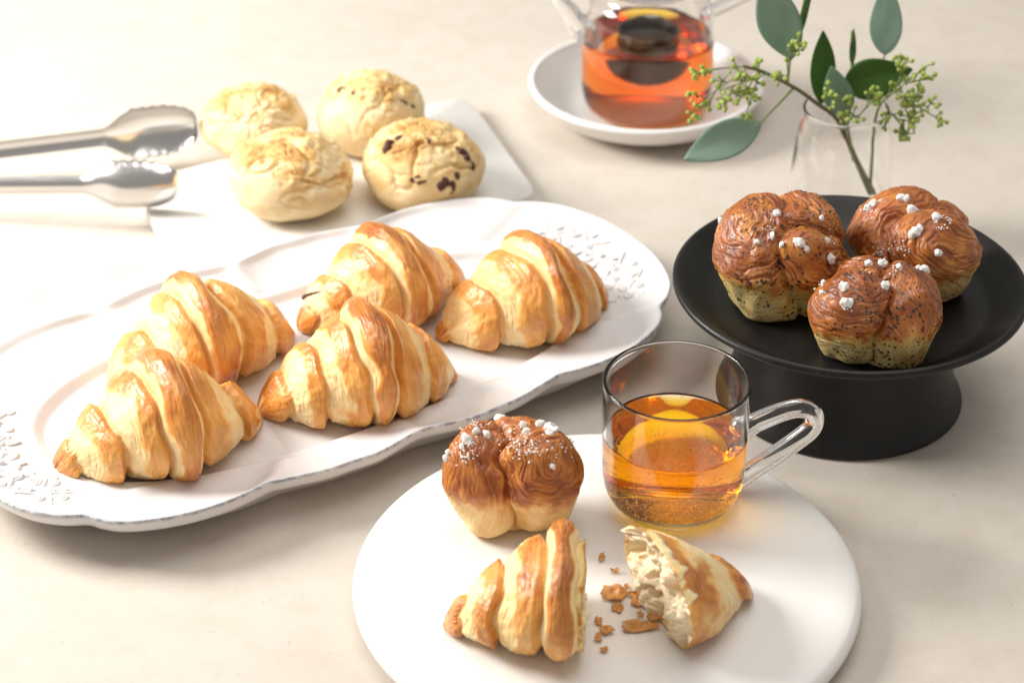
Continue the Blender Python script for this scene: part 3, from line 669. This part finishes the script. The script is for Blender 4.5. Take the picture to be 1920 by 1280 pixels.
# ---------------------------------------------------------------- glass mug of tea
MUG = (0.0803, -0.1745)
def build_mug():
    root = empty("glass_mug", (*MUG, PLATE_Z+0.0003)); tag(root, "clear glass mug half full of amber tea on the round plate", "mug")
    outer = [(0, 0.0006), (0.020, 0.0004), (0.0235, 0.0)]+smooth_prof([(0.0255, 0.0002), (0.0300, 0.0035), (0.0335, 0.0090), (0.0352, 0.0170), (0.0358, 0.0300), (0.0361, 0.0500), (0.0362, 0.0705)], 6).tolist()
    rim = arcpts(0.0353, 0.0712, 0.0010, 10, 170, 8)
    inner = smooth_prof([(0.0343, 0.0700), (0.0342, 0.0500), (0.0339, 0.0300), (0.0333, 0.0180), (0.0314, 0.0105), (0.0270, 0.0058), (0.0200, 0.0046), (0, 0.0044)], 6).tolist()
    link("glass_body", lathe("glass_body", outer+rim+inner, 128), M['glass'], root)
    tea = [(0, 0.00425), (0.0200, 0.00445)]+smooth_prof([(0.0270, 0.00565), (0.03155, 0.0104), (0.03345, 0.0180), (0.03405, 0.0300), (0.03420, 0.0420)], 6).tolist()+[(0.0336, 0.0414), (0.0325, 0.0411), (0.02, 0.0410), (0, 0.0410)]
    t = link("tea", lathe("tea", tea, 128), M['tea'], root)
    # handle: bent glass rod
    pts = np.array([(0.0352, 0.0395), (0.0400, 0.0415), (0.0480, 0.0448), (0.0560, 0.0475), (0.0630, 0.0482), (0.0692, 0.0455), (0.0716, 0.0400), (0.0696, 0.0345), (0.0640, 0.0295), (0.0560, 0.0235), (0.0470, 0.0172), (0.0400, 0.0125), (0.0350, 0.0100)])
    sp = smooth_prof(pts, 6); a = math.radians(10)
    P = np.stack([sp[:, 0]*math.cos(a), sp[:, 0]*math.sin(a), sp[:, 1]], -1)
    n = len(P); rad = np.full(n, 0.0050); rad[:8] = np.linspace(0.0072, 0.0050, 8); rad[-8:] = np.linspace(0.0050, 0.0064, 8)
    link("handle", tube("handle", P, rad, 24, 1.0), M['glass'], root)
    rnd = random.Random(3); Vs, fs = [], []
    base = np.array([(1, 0, 0), (-1, 0, 0), (0, 1, 0), (0, -1, 0), (0, 0, 1), (0, 0, -1)], float)
    import bmesh
    bm = bmesh.new(); bmesh.ops.create_icosphere(bm, subdivisions=1, radius=1); bv = np.array([v.co[:] for v in bm.verts]); bf = np.array([[v.index for v in f.verts] for f in bm.faces]); bm.free()
    for k in range(900):
        if k < 860:
            r = 0.0290*math.sqrt(rnd.random()); an = rnd.uniform(0, 2*math.pi)
            zf = float(np.interp(r, [0, 0.02, 0.027, 0.0314], [0.0046, 0.0049, 0.0062, 0.0112])); p = np.array([r*math.cos(an), r*math.sin(an), zf+0.0004+abs(rnd.gauss(0, 0.0012))]); s = rnd.uniform(0.00016, 0.00042)
        else:
            an = rnd.uniform(0, 2*math.pi); p = np.array([0.0334*math.cos(an), 0.0334*math.sin(an), 0.0405-abs(rnd.gauss(0, 0.0006))]); s = rnd.uniform(0.0002, 0.00042)
        fs.append(bf+len(bv)*len(Vs)); Vs.append(p+bv*s)
    q = link("bubbles", make_mesh("bubbles", np.concatenate(Vs), np.concatenate(fs)), M['bubble'], root); q["kind"] = "stuff"
build_mug()

# ---------------------------------------------------------------- glass teapot
def build_teapot():
    c = np.array([SAU_C[0]+0.0003, SAU_C[1]-0.002]); z0 = 0.0058
    root = empty("glass_teapot", (c[0], c[1], z0)); tag(root, "clear glass teapot with red tea and an infuser on the saucer", "teapot")
    R = 0.0440
    outer = [(0, 0.0005), (0.030, 0.0003), (0.033, 0.0)]+smooth_prof([(0.0350, 0.0003), (0.0405, 0.0045), (0.0432, 0.0120), (0.0440, 0.0250), (0.0440, 0.0560), (0.0432, 0.0680), (0.0400, 0.0790), (0.0350, 0.0850), (0.0340, 0.0900)], 6).tolist()
    inner = smooth_prof([(0.0325, 0.0900), (0.0335, 0.0842), (0.0386, 0.0780), (0.0416, 0.0676), (0.0424, 0.0560), (0.0424, 0.0250), (0.0415, 0.0130), (0.0385, 0.0062), (0.0335, 0.0032), (0.028, 0.0028), (0, 0.0028)], 6).tolist()
    link("glass_body", lathe("glass_body", outer+inner, 128), M['glass'], root)
    tea = [(0, 0.0026), (0.028, 0.0026)]+smooth_prof([(0.0336, 0.0030), (0.0387, 0.0060), (0.0417, 0.0130), (0.0426, 0.0250), (0.0426, 0.0540)], 6).tolist()+[(0.0415, 0.0535), (0.03, 0.0534), (0, 0.0534)]
    link("tea", lathe("tea", tea, 128), M['tea_pot'], root)
    # spout on the left
    sp = smooth_prof([(-0.0425, 0.058), (-0.0480, 0.064), (-0.0530, 0.072), (-0.0600, 0.080)], 8)
    link("spout", tube("spout", np.stack([sp[:, 0], 0*sp[:, 0]-0.004, sp[:, 1]], -1), np.linspace(0.0085, 0.0045, len(sp)), 20), M['glass'], root)
    # handle on the right, back
    hp = smooth_prof([(0.0425, 0.078), (0.060, 0.092), (0.082, 0.094), (0.090, 0.084), (0.082, 0.072), (0.064, 0.066), (0.0435, 0.060)], 8)
    a = math.radians(24)
    link("handle", tube("handle", np.stack([hp[:, 0]*math.cos(a), hp[:, 0]*math.sin(a), hp[:, 1]], -1), 0.0046, 20), M['glass'], root)
    # infuser: thin glass cup with wet leaves
    inf = [(0, 0.0285)]+smooth_prof([(0.010, 0.029), (0.0165, 0.033), (0.0190, 0.040), (0.0196, 0.0480), (0.0200, 0.0560)], 6).tolist()+smooth_prof([(0.0194, 0.0560), (0.0188, 0.0480), (0.0182, 0.041), (0.0158, 0.0345), (0.010, 0.0305), (0, 0.030)], 6).tolist()
    link("infuser", lathe("infuser", inf, 64), M['darksteel'], root)
    lv = lathe("tea_leaves", [(0, 0.0250)]+smooth_prof([(0.0110, 0.0255), (0.0175, 0.0300), (0.0205, 0.0370), (0.0208, 0.0440)], 5).tolist()+[(0.016, 0.0460), (0.008, 0.0450), (0, 0.0465)], 48)
    co = np.empty(len(lv.vertices)*3); lv.vertices.foreach_get("co", co); co = co.reshape(-1, 3)
    co += (noise(co, 260, 2)[:, None])*co*0.03; lv.vertices.foreach_set("co", co.ravel())
    link("tea_leaves", lv, M['tealeaf'], root)
    ring = lathe("infuser_ring", arcpts(0.0200, 0.0566, 0.0011, 0, 360, 12), 48); link("infuser_ring", ring, M['darksteel'], root)
    lid = smooth_prof([(0, 0.0925), (0.020, 0.0925), (0.036, 0.0910), (0.0365, 0.0930), (0.030, 0.0980), (0.012, 0.1020), (0.0075, 0.1060), (0.0095, 0.1130), (0.006, 0.1180), (0, 0.1190)], 6)
    link("lid", lathe("lid", lid, 64), M['glass'], root)
build_teapot()

# ---------------------------------------------------------------- tongs
def tong_arm(name, P0, P1, width, root, side, zc):
    """P0 far (handle) end, P1 tip; a channelled strip widening into a scalloped scoop standing on its edge"""
    P0, P1 = np.array(P0), np.array(P1); d = P1-P0; Ln = np.linalg.norm(d); d /= Ln; nrm = np.array([-d[1], d[0]])*side   # side: outward (convex) direction
    ns, nt = 150, 33; s = np.linspace(0, 1, ns); t = np.linspace(-1, 1, nt)
    x = s*Ln; tip = Ln-x; sl = 0.062
    hw = np.where(tip > sl, 0.0062, 0.0062+(width-0.0062)*sstep(sl, sl*0.62, tip)*np.sqrt(np.clip(1-np.clip((0.030-tip)/0.030, 0, 1)**2.4, 0.0005, 1)))
    bul = np.where(tip > sl, 0.0042, 0.0042+0.0085*sstep(sl, sl*0.5, tip)*np.sqrt(np.clip(1-np.clip((0.030-tip)/0.030, 0, 1)**2, 0, 1)))
    teeth = 0.0014*np.abs(np.sin(tip/0.0068*math.pi))*sstep(0.052, 0.046, tip)*sstep(0.0, 0.006, tip)
    V = np.zeros((2, ns, nt, 3))
    for k in range(2):
        th = 0.0009*k
        for j, tt in enumerate(t):
            edge = abs(tt)**10
            h = (hw-teeth*edge)*tt*(1-0.0*k)
            o = bul*(1-abs(tt)**2.2)-th*(1-abs(tt)**10)
            lift = zc[0]+(zc[1]-zc[0])*s
            V[k, :, j, 0] = P0[0]+d[0]*x+nrm[0]*o; V[k, :, j, 1] = P0[1]+d[1]*x+nrm[1]*o; V[k, :, j, 2] = lift+h
    A = V[0]; B = V[1][:, ::-1]
    W = np.concatenate([A, B], 1)                                              # closed loop across
    link(name, make_mesh(name, W, grid_faces(ns, nt*2)), M['steel'], root)
def build_tongs():
    root = empty("serving_tongs", tuple(on_z(-420, 335, 0.0)[:2])+(0,)); b = root.location
    tag(root, "stainless steel serving tongs with scalloped scoop ends beside the scones", "tongs")
    zt = BOARD_Z+0.0195
    hinge = on_z(-460, 345, 0.012)[:2]
    def pt(px, py, z): p = on_z(px, py, z); return (p[0]-b[0], p[1]-b[1])
    h = (hinge[0]-b[0], hinge[1]-b[1])
    tong_arm("arm", (h[0], h[1]+0.006), pt(370, 237, zt), 0.0190, root, 1, (0.0125, zt))
    tong_arm("arm", (h[0], h[1]-0.006), pt(336, 345, zt-0.001), 0.0175, root, -1, (0.0125, zt-0.001))
    link("hinge", tube("hinge", [(h[0]-0.004, h[1]-0.014, 0.0125), (h[0]-0.008, h[1], 0.0125), (h[0]-0.004, h[1]+0.014, 0.0125)], 0.006, 16), M['steel'], root)
build_tongs()

# ---------------------------------------------------------------- vase and eucalyptus
VY = 0.118
rimc = on_y(1587, 203, VY)
def build_vase():
    H = rimc[2]; root = empty("glass_vase", (rimc[0], VY, 0.0003)); tag(root, "small clear glass vase of water holding eucalyptus behind the cake stand", "vase")
    ro = 0.0255
    outer = [(0, 0.0004), (0.026, 0.0002)]+smooth_prof([(0.029, 0.0002), (0.0315, 0.0025), (0.0318, 0.010), (0.0305, H*0.5), (0.0275, H*0.82), (ro-0.0004, H*0.93), (ro, H-0.001)], 6).tolist()
    inner = smooth_prof([(ro-0.0014, H-0.001), (ro-0.0018, H*0.93), (0.0261, H*0.82), (0.0291, H*0.5), (0.0303, 0.012), (0.0295, 0.0065), (0.024, 0.0045), (0, 0.0045)], 6).tolist()
    link("glass_body", lathe("glass_body", outer+arcpts(ro-0.0007, H-0.0008, 0.0009, 0, 180, 6)+inner, 96), M['glass'], root)
    hw = H*0.16
    wat = [(0, 0.0043), (0.024, 0.0043)]+smooth_prof([(0.0296, 0.0064), (0.0305, 0.012), (0.0300, hw)], 6).tolist()+[(0.029, hw-0.0005), (0, hw-0.0006)]
    link("water", lathe("water", wat, 96), M['water'], root)
build_vase()
def leaf_mesh(L, W, curl, fold, seed, blunt=1.0):
    nu, nv = 26, 13; V, luv = [], []
    for k, dz in ((0, 0.00016), (1, -0.00016)):
        for i in range(nu):
            t = i/(nu-1); w = W*math.sin(math.pi*t**blunt)**0.85*(1-0.12*t) + 0.0002
            for j in range(nv):
                s = -1+2*j/(nv-1)
                V.append((t*L, s*w*0.5, curl*L*(t*t-0.0*t)+fold*abs(s)*w*0.5+0.012*L*math.sin(7*t+seed+2*s)+dz)); luv.append((t, s*0.5, 0))
    n = nu*nv; A = grid_faces(nu, nv, False); f = [tuple(x) for x in A]+[tuple(x[::-1]+n) for x in A]
    rim = [i*nv for i in range(nu)]+[(nu-1)*nv+j for j in range(1, nv)]+[i*nv+nv-1 for i in range(nu-2, -1, -1)]+[j for j in range(nv-2, 0, -1)]
    for a, b in zip(rim, rim[1:]+rim[:1]): f.append((int(a), int(a+n), int(b+n), int(b)))
    return make_mesh("leaf", V, f, True, {"luv": ('FLOAT_VECTOR', luv)})
def add_leaf(root, b_px, t_px, wid_px, mat, dy0=0.0, dy1=0.0, roll=0.0, curl=0.05, fold=0.15, seed=0, blunt=0.9):
    """base and tip of the leaf from the photograph, at a depth measured from the vase"""
    B = on_y(*b_px, VY+dy0); T = on_y(*t_px, VY+dy1); R0 = np.array(root.location); d = T-B; L = np.linalg.norm(d); x = d/L
    view = (CP-B); view /= np.linalg.norm(view); zax = view-x*(view@x); zax /= np.linalg.norm(zax); yax = np.cross(zax, x)
    c, s = math.cos(roll), math.sin(roll); y2, z2 = yax*c+zax*s, -yax*s+zax*c
    W = wid_px/F*np.linalg.norm(CP-B)
    o = link("leaf", leaf_mesh(L, W, curl, fold, seed, blunt), M[mat], root)
    o.matrix_local = Matrix(((x[0], y2[0], z2[0], B[0]-R0[0]), (x[1], y2[1], z2[1], B[1]-R0[1]), (x[2], y2[2], z2[2], B[2]-R0[2]), (0, 0, 0, 1)))
berry_me = None
def build_sprigs():
    global berry_me
    V = []
    nu, nv = 8, 9
    for i in range(nu):
        t = i/(nu-1); r = [0.22, 0.42, 0.78, 1.0, 0.98, 0.72, 0.30, 0.02][i]
        for j in range(nv): a = 2*math.pi*j/nv; V.append((r*math.cos(a), r*math.sin(a), t*2.6))
    berry_me = make_mesh("berry", V, grid_faces(nu, nv)[:, ::-1].copy()); berry_me.materials.append(M['berry'])
    rnd = random.Random(8)
    def stem(root, px, rad, name="stem", mat='stem', tapered=0.6):
        P = np.array([on_y(x, y, VY+dy)-np.array(root.location) for x, y, dy in px]); P = smooth_prof(P, 8)
        link(name, tube(name, P, np.linspace(rad, rad*tapered, len(P)), 10), M[mat], root)
    def cluster(root, apx, bpx, dy, spread, n, blen=14):
        """a panicle: axis from apx to bpx (photo pixels) with side twigs that end in small buds"""
        cl = empty("berry_cluster"); cl.parent = root; R0 = np.array(root.location)
        A = on_y(*apx, VY+dy)-R0; B = on_y(*bpx, VY+dy-0.004)-R0
        k = np.linalg.norm(CP-A-R0)/F
        tw = []
        ax = B-A; axl = np.linalg.norm(ax)
        tw.append((A, B))
        m = max(3, n//6)
        for i in range(m):
            q = 0.15+0.85*i/(m-1); p = A+ax*q
            dv = np.array([rnd.gauss(0, 1), rnd.gauss(0, 0.8), rnd.gauss(0, 1)]); dv = dv/np.linalg.norm(dv)+0.45*ax/axl
            e = p+dv*spread*k*rnd.uniform(0.5, 1.0); tw.append((p, e))
            for b in range(max(3, n//m)):
                bd = dv+np.array([rnd.gauss(0, .8), rnd.gauss(0, .8), rnd.gauss(0, .8)]); bd /= np.linalg.norm(bd)
                st = p+(e-p)*rnd.uniform(0.45, 1.0); bp = st+bd*k*blen*rnd.uniform(0.5, 1.1); tw.append((st, bp))
                o = link("berry", berry_me, None, cl, bp, Vector(bd).to_track_quat('Z', 'Y').to_euler()); s = k*rnd.uniform(3.6, 5.4); o.scale = (s, s, s)
        Vs, fs = [], []
        for a, b in tw:
            d = b-a; d = d/np.linalg.norm(d); u = np.cross(d, [0.3, 0.5, 0.8]); u /= np.linalg.norm(u); v = np.cross(d, u); r = 0.00042
            ring = [u*math.cos(q)*r+v*math.sin(q)*r for q in (0, 1.257, 2.513, 3.77, 5.027)]
            n0 = 10*len(Vs); Vs.append(np.array([a+x for x in ring]+[b+x for x in ring]))
            fs += [(n0+i, n0+(i+1) % 5, n0+5+(i+1) % 5, n0+5+i) for i in range(5)]
        link("twig", make_mesh("twig", np.concatenate(Vs), fs), M['stem'], cl)
    # sprig leaning left
    r1 = empty("eucalyptus_sprig", (rimc[0], VY, 0.006)); tag(r1, "eucalyptus sprig leaning left toward the teapot with a large drooping leaf", "eucalyptus", "eucalyptus sprigs in the vase")
    stem(r1, [(1632, 362, 0.008), (1600, 290, 0.004), (1570, 225, 0.0), (1530, 193, -0.004), (1490, 165, -0.006), (1430, 135, -0.008), (1395, 125, -0.010)], 0.0016, mat='bark')
    stem(r1, [(1485, 168, -0.006), (1450, 205, -0.010), (1425, 232, -0.012)], 0.0009)
    stem(r1, [(1476, 158, -0.006), (1482, 110, -0.006), (1492, 80, -0.006)], 0.0009)
    stem(r1, [(1490, 90, -0.006), (1500, 40, 0.0), (1512, -20, 0.004)], 0.0010)
    add_leaf(r1, (1428, 230), (1280, 303), 74, 'leaf', -0.012, -0.030, 0.15, 0.06, 0.10, 1)
    add_leaf(r1, (1485, 112), (1432, -52), 84, 'leaf', -0.006, -0.012, -0.2, 0.04, 0.12, 2)
    add_leaf(r1, (1493, 75), (1520, -30), 24, 'leaf_dark', -0.004, 0.004, 0.9, 0.03, 0.2, 3)
    cluster(r1, (1440, 138), (1350, 170), -0.010, 52, 46)
    cluster(r1, (1400, 130), (1300, 200), -0.012, 30, 34)
    cluster(r1, (1395, 125), (1330, 130), -0.014, 32, 20)
    cluster(r1, (1420, 150), (1400, 210), -0.014, 16, 16, 10)
    cluster(r1, (1478, 150), (1474, 96), -0.012, 26, 22)
    # sprig standing upright in the middle
    r2 = empty("eucalyptus_sprig", (rimc[0]+0.002, VY, 0.006)); tag(r2, "eucalyptus sprig upright in the vase with dark pointed and round leaves", "eucalyptus", "eucalyptus sprigs in the vase")
    stem(r2, [(1640, 362, 0.004), (1612, 310, 0.004), (1588, 255, 0.004), (1572, 200, 0.002), (1560, 165, 0.0)], 0.0014, mat='bark')
    stem(r2, [(1588, 230, 0.004), (1597, 150, 0.010), (1598, 60, 0.012)], 0.0017, mat='leaf_dark' if False else 'stem')
    add_leaf(r2, (1540, 195), (1542, 56), 52, 'leaf_dark', 0.004, 0.008, 0.35, 0.02, 0.25, 4)
    add_leaf(r2, (1597, 118), (1600, 52), 14, 'leaf_dark', 0.010, 0.012, 0.5, 0.02, 0.3, 5, 0.6)
    add_leaf(r2, (1582, 160), (1712, 128), 82, 'leaf_dark', 0.006, 0.004, 0.3, 0.05, 0.12, 6, 0.75)
    add_leaf(r2, (1582, 218), (1558, 122), 58, 'leaf', -0.006, -0.012, -0.1, 0.03, 0.10, 7, 0.8)
    add_leaf(r2, (1660, 104), (1662, -40), 62, 'leaf_pale', 0.012, 0.010, 0.1, 0.02, 0.10, 8, 0.8)
    stem(r2, [(1597, 160, 0.010), (1640, 140, 0.012), (1660, 102, 0.012)], 0.0008)
    # sprig of berries on the right
    r3 = empty("eucalyptus_sprig", (rimc[0]+0.012, VY, 0.006)); tag(r3, "eucalyptus sprig of green berry clusters hanging over the vase rim on the right", "eucalyptus", "eucalyptus sprigs in the vase")
    stem(r3, [(1632, 355, 0.010), (1636, 290, 0.006), (1640, 230, 0.0), (1655, 190, -0.006), (1690, 165, -0.012)], 0.0011)
    stem(r3, [(1600, 300, 0.0), (1590, 240, -0.008), (1580, 205, -0.014)], 0.0009)
    cluster(r3, (1650, 195), (1705, 150), -0.012, 42, 40)
    cluster(r3, (1680, 175), (1745, 215), -0.014, 36, 40)
    cluster(r3, (1690, 185), (1715, 250), -0.016, 30, 30)
    cluster(r3, (1660, 200), (1690, 235), -0.012, 26, 16)
    cluster(r3, (1700, 160), (1680, 105), -0.012, 12, 10)
    cluster(r3, (1600, 215), (1560, 180), -0.018, 22, 16)
    cluster(r3, (1600, 230), (1625, 200), -0.018, 34, 24)
build_sprigs()

# ---------------------------------------------------------------- loose flakes on the round plate
def flakes():
    rnd = random.Random(6)
    L = [(1150, 1112, 30, 20), (1196, 1122, 22, 18), (1158, 1140, 13, 9), (1196, 1174, 46, 12), (1137, 1182, 18, 9), (1238, 1156, 30, 12), (1133, 1217, 9, 6), (1152, 1070, 9, 5), (1122, 1196, 10, 8), (1128, 1045, 7, 9), (1200, 1152, 8, 5), (1122, 1165, 10, 7), (1215, 1108, 8, 5), (1175, 1100, 7, 5)]
    special = {0: "largest brown pastry flake lying against the tear of the croissant half", 1: "squarish brown flake beside the largest flake on the plate", 3: "long narrow brown flake lying flat between the torn pieces", 5: "thin brown flake tucked near the small torn croissant end"}
    for fi, (px, py, sx, sy) in enumerate(L):
        p = on_z(px, py, PLATE_Z+0.001); k = np.linalg.norm(CP-p)/F; off = rnd.uniform(0, 90)
        n, m = 9, 20; V = []
        for s in (1, -1):
            for i in range(n):
                for j in range(m):
                    a = 2*math.pi*j/m; q = np.array([math.cos(a), math.sin(a), off]); rr = (i+0.02)/(n-1)*(1+0.55*float(noise(q, 1.4, 2)))
                    x, y = rr*math.cos(a)*sx*k*0.78, rr*math.sin(a)*sy*k*1.2
                    z = 0.0016+0.0018*float(noise(np.array([x*260, y*260, off]), 1.0, 2))+0.05*abs(x)+s*0.00022; V.append((x, y, max(z, 0.0001+0.0001*s)))
        A = grid_faces(n, m); N = n*m; f = [tuple(int(v) for v in t[::-1]) for t in A]+[tuple(int(v+N) for v in t) for t in A]
        f += [((n-1)*m+j, (n-1)*m+N+j, (n-1)*m+N+(j+1) % m, (n-1)*m+(j+1) % m) for j in range(m)]
        o = link("pastry_flake", make_mesh("pastry_flake", V, f), M['flake'], None, (p[0], p[1], PLATE_Z+0.0002), (0, 0, rnd.uniform(-0.4, 0.2)))
        tag(o, special.get(fi, "tiny brown pastry crumb scattered between the two torn croissant pieces"), "pastry flake", "flakes on the round plate")
flakes()
# dark chocolate sliver in the croissant near the scones
def sliver():
    co = np.empty(len(dd.data.vertices)*3); dd.data.vertices.foreach_get("co", co); co = co.reshape(-1, 3)
    a = dd.rotation_euler[2]; Rm = np.array([[math.cos(a), -math.sin(a), 0], [math.sin(a), math.cos(a), 0], [0, 0, 1]])
    W = co@Rm.T+np.array(dd.location); pts = [surface_at(W, x, y, 8) for x, y in ((558, 553), (570, 550), (584, 547), (594, 545))]
    P = [(np.array(p)-np.array(dd.location))@Rm for p in pts]
    link("chocolate_sliver", tube("chocolate_sliver", smooth_prof(P, 4), np.linspace(0.0016, 0.0003, len(smooth_prof(P, 4))), 8), M['choc'], dd)
sliver()
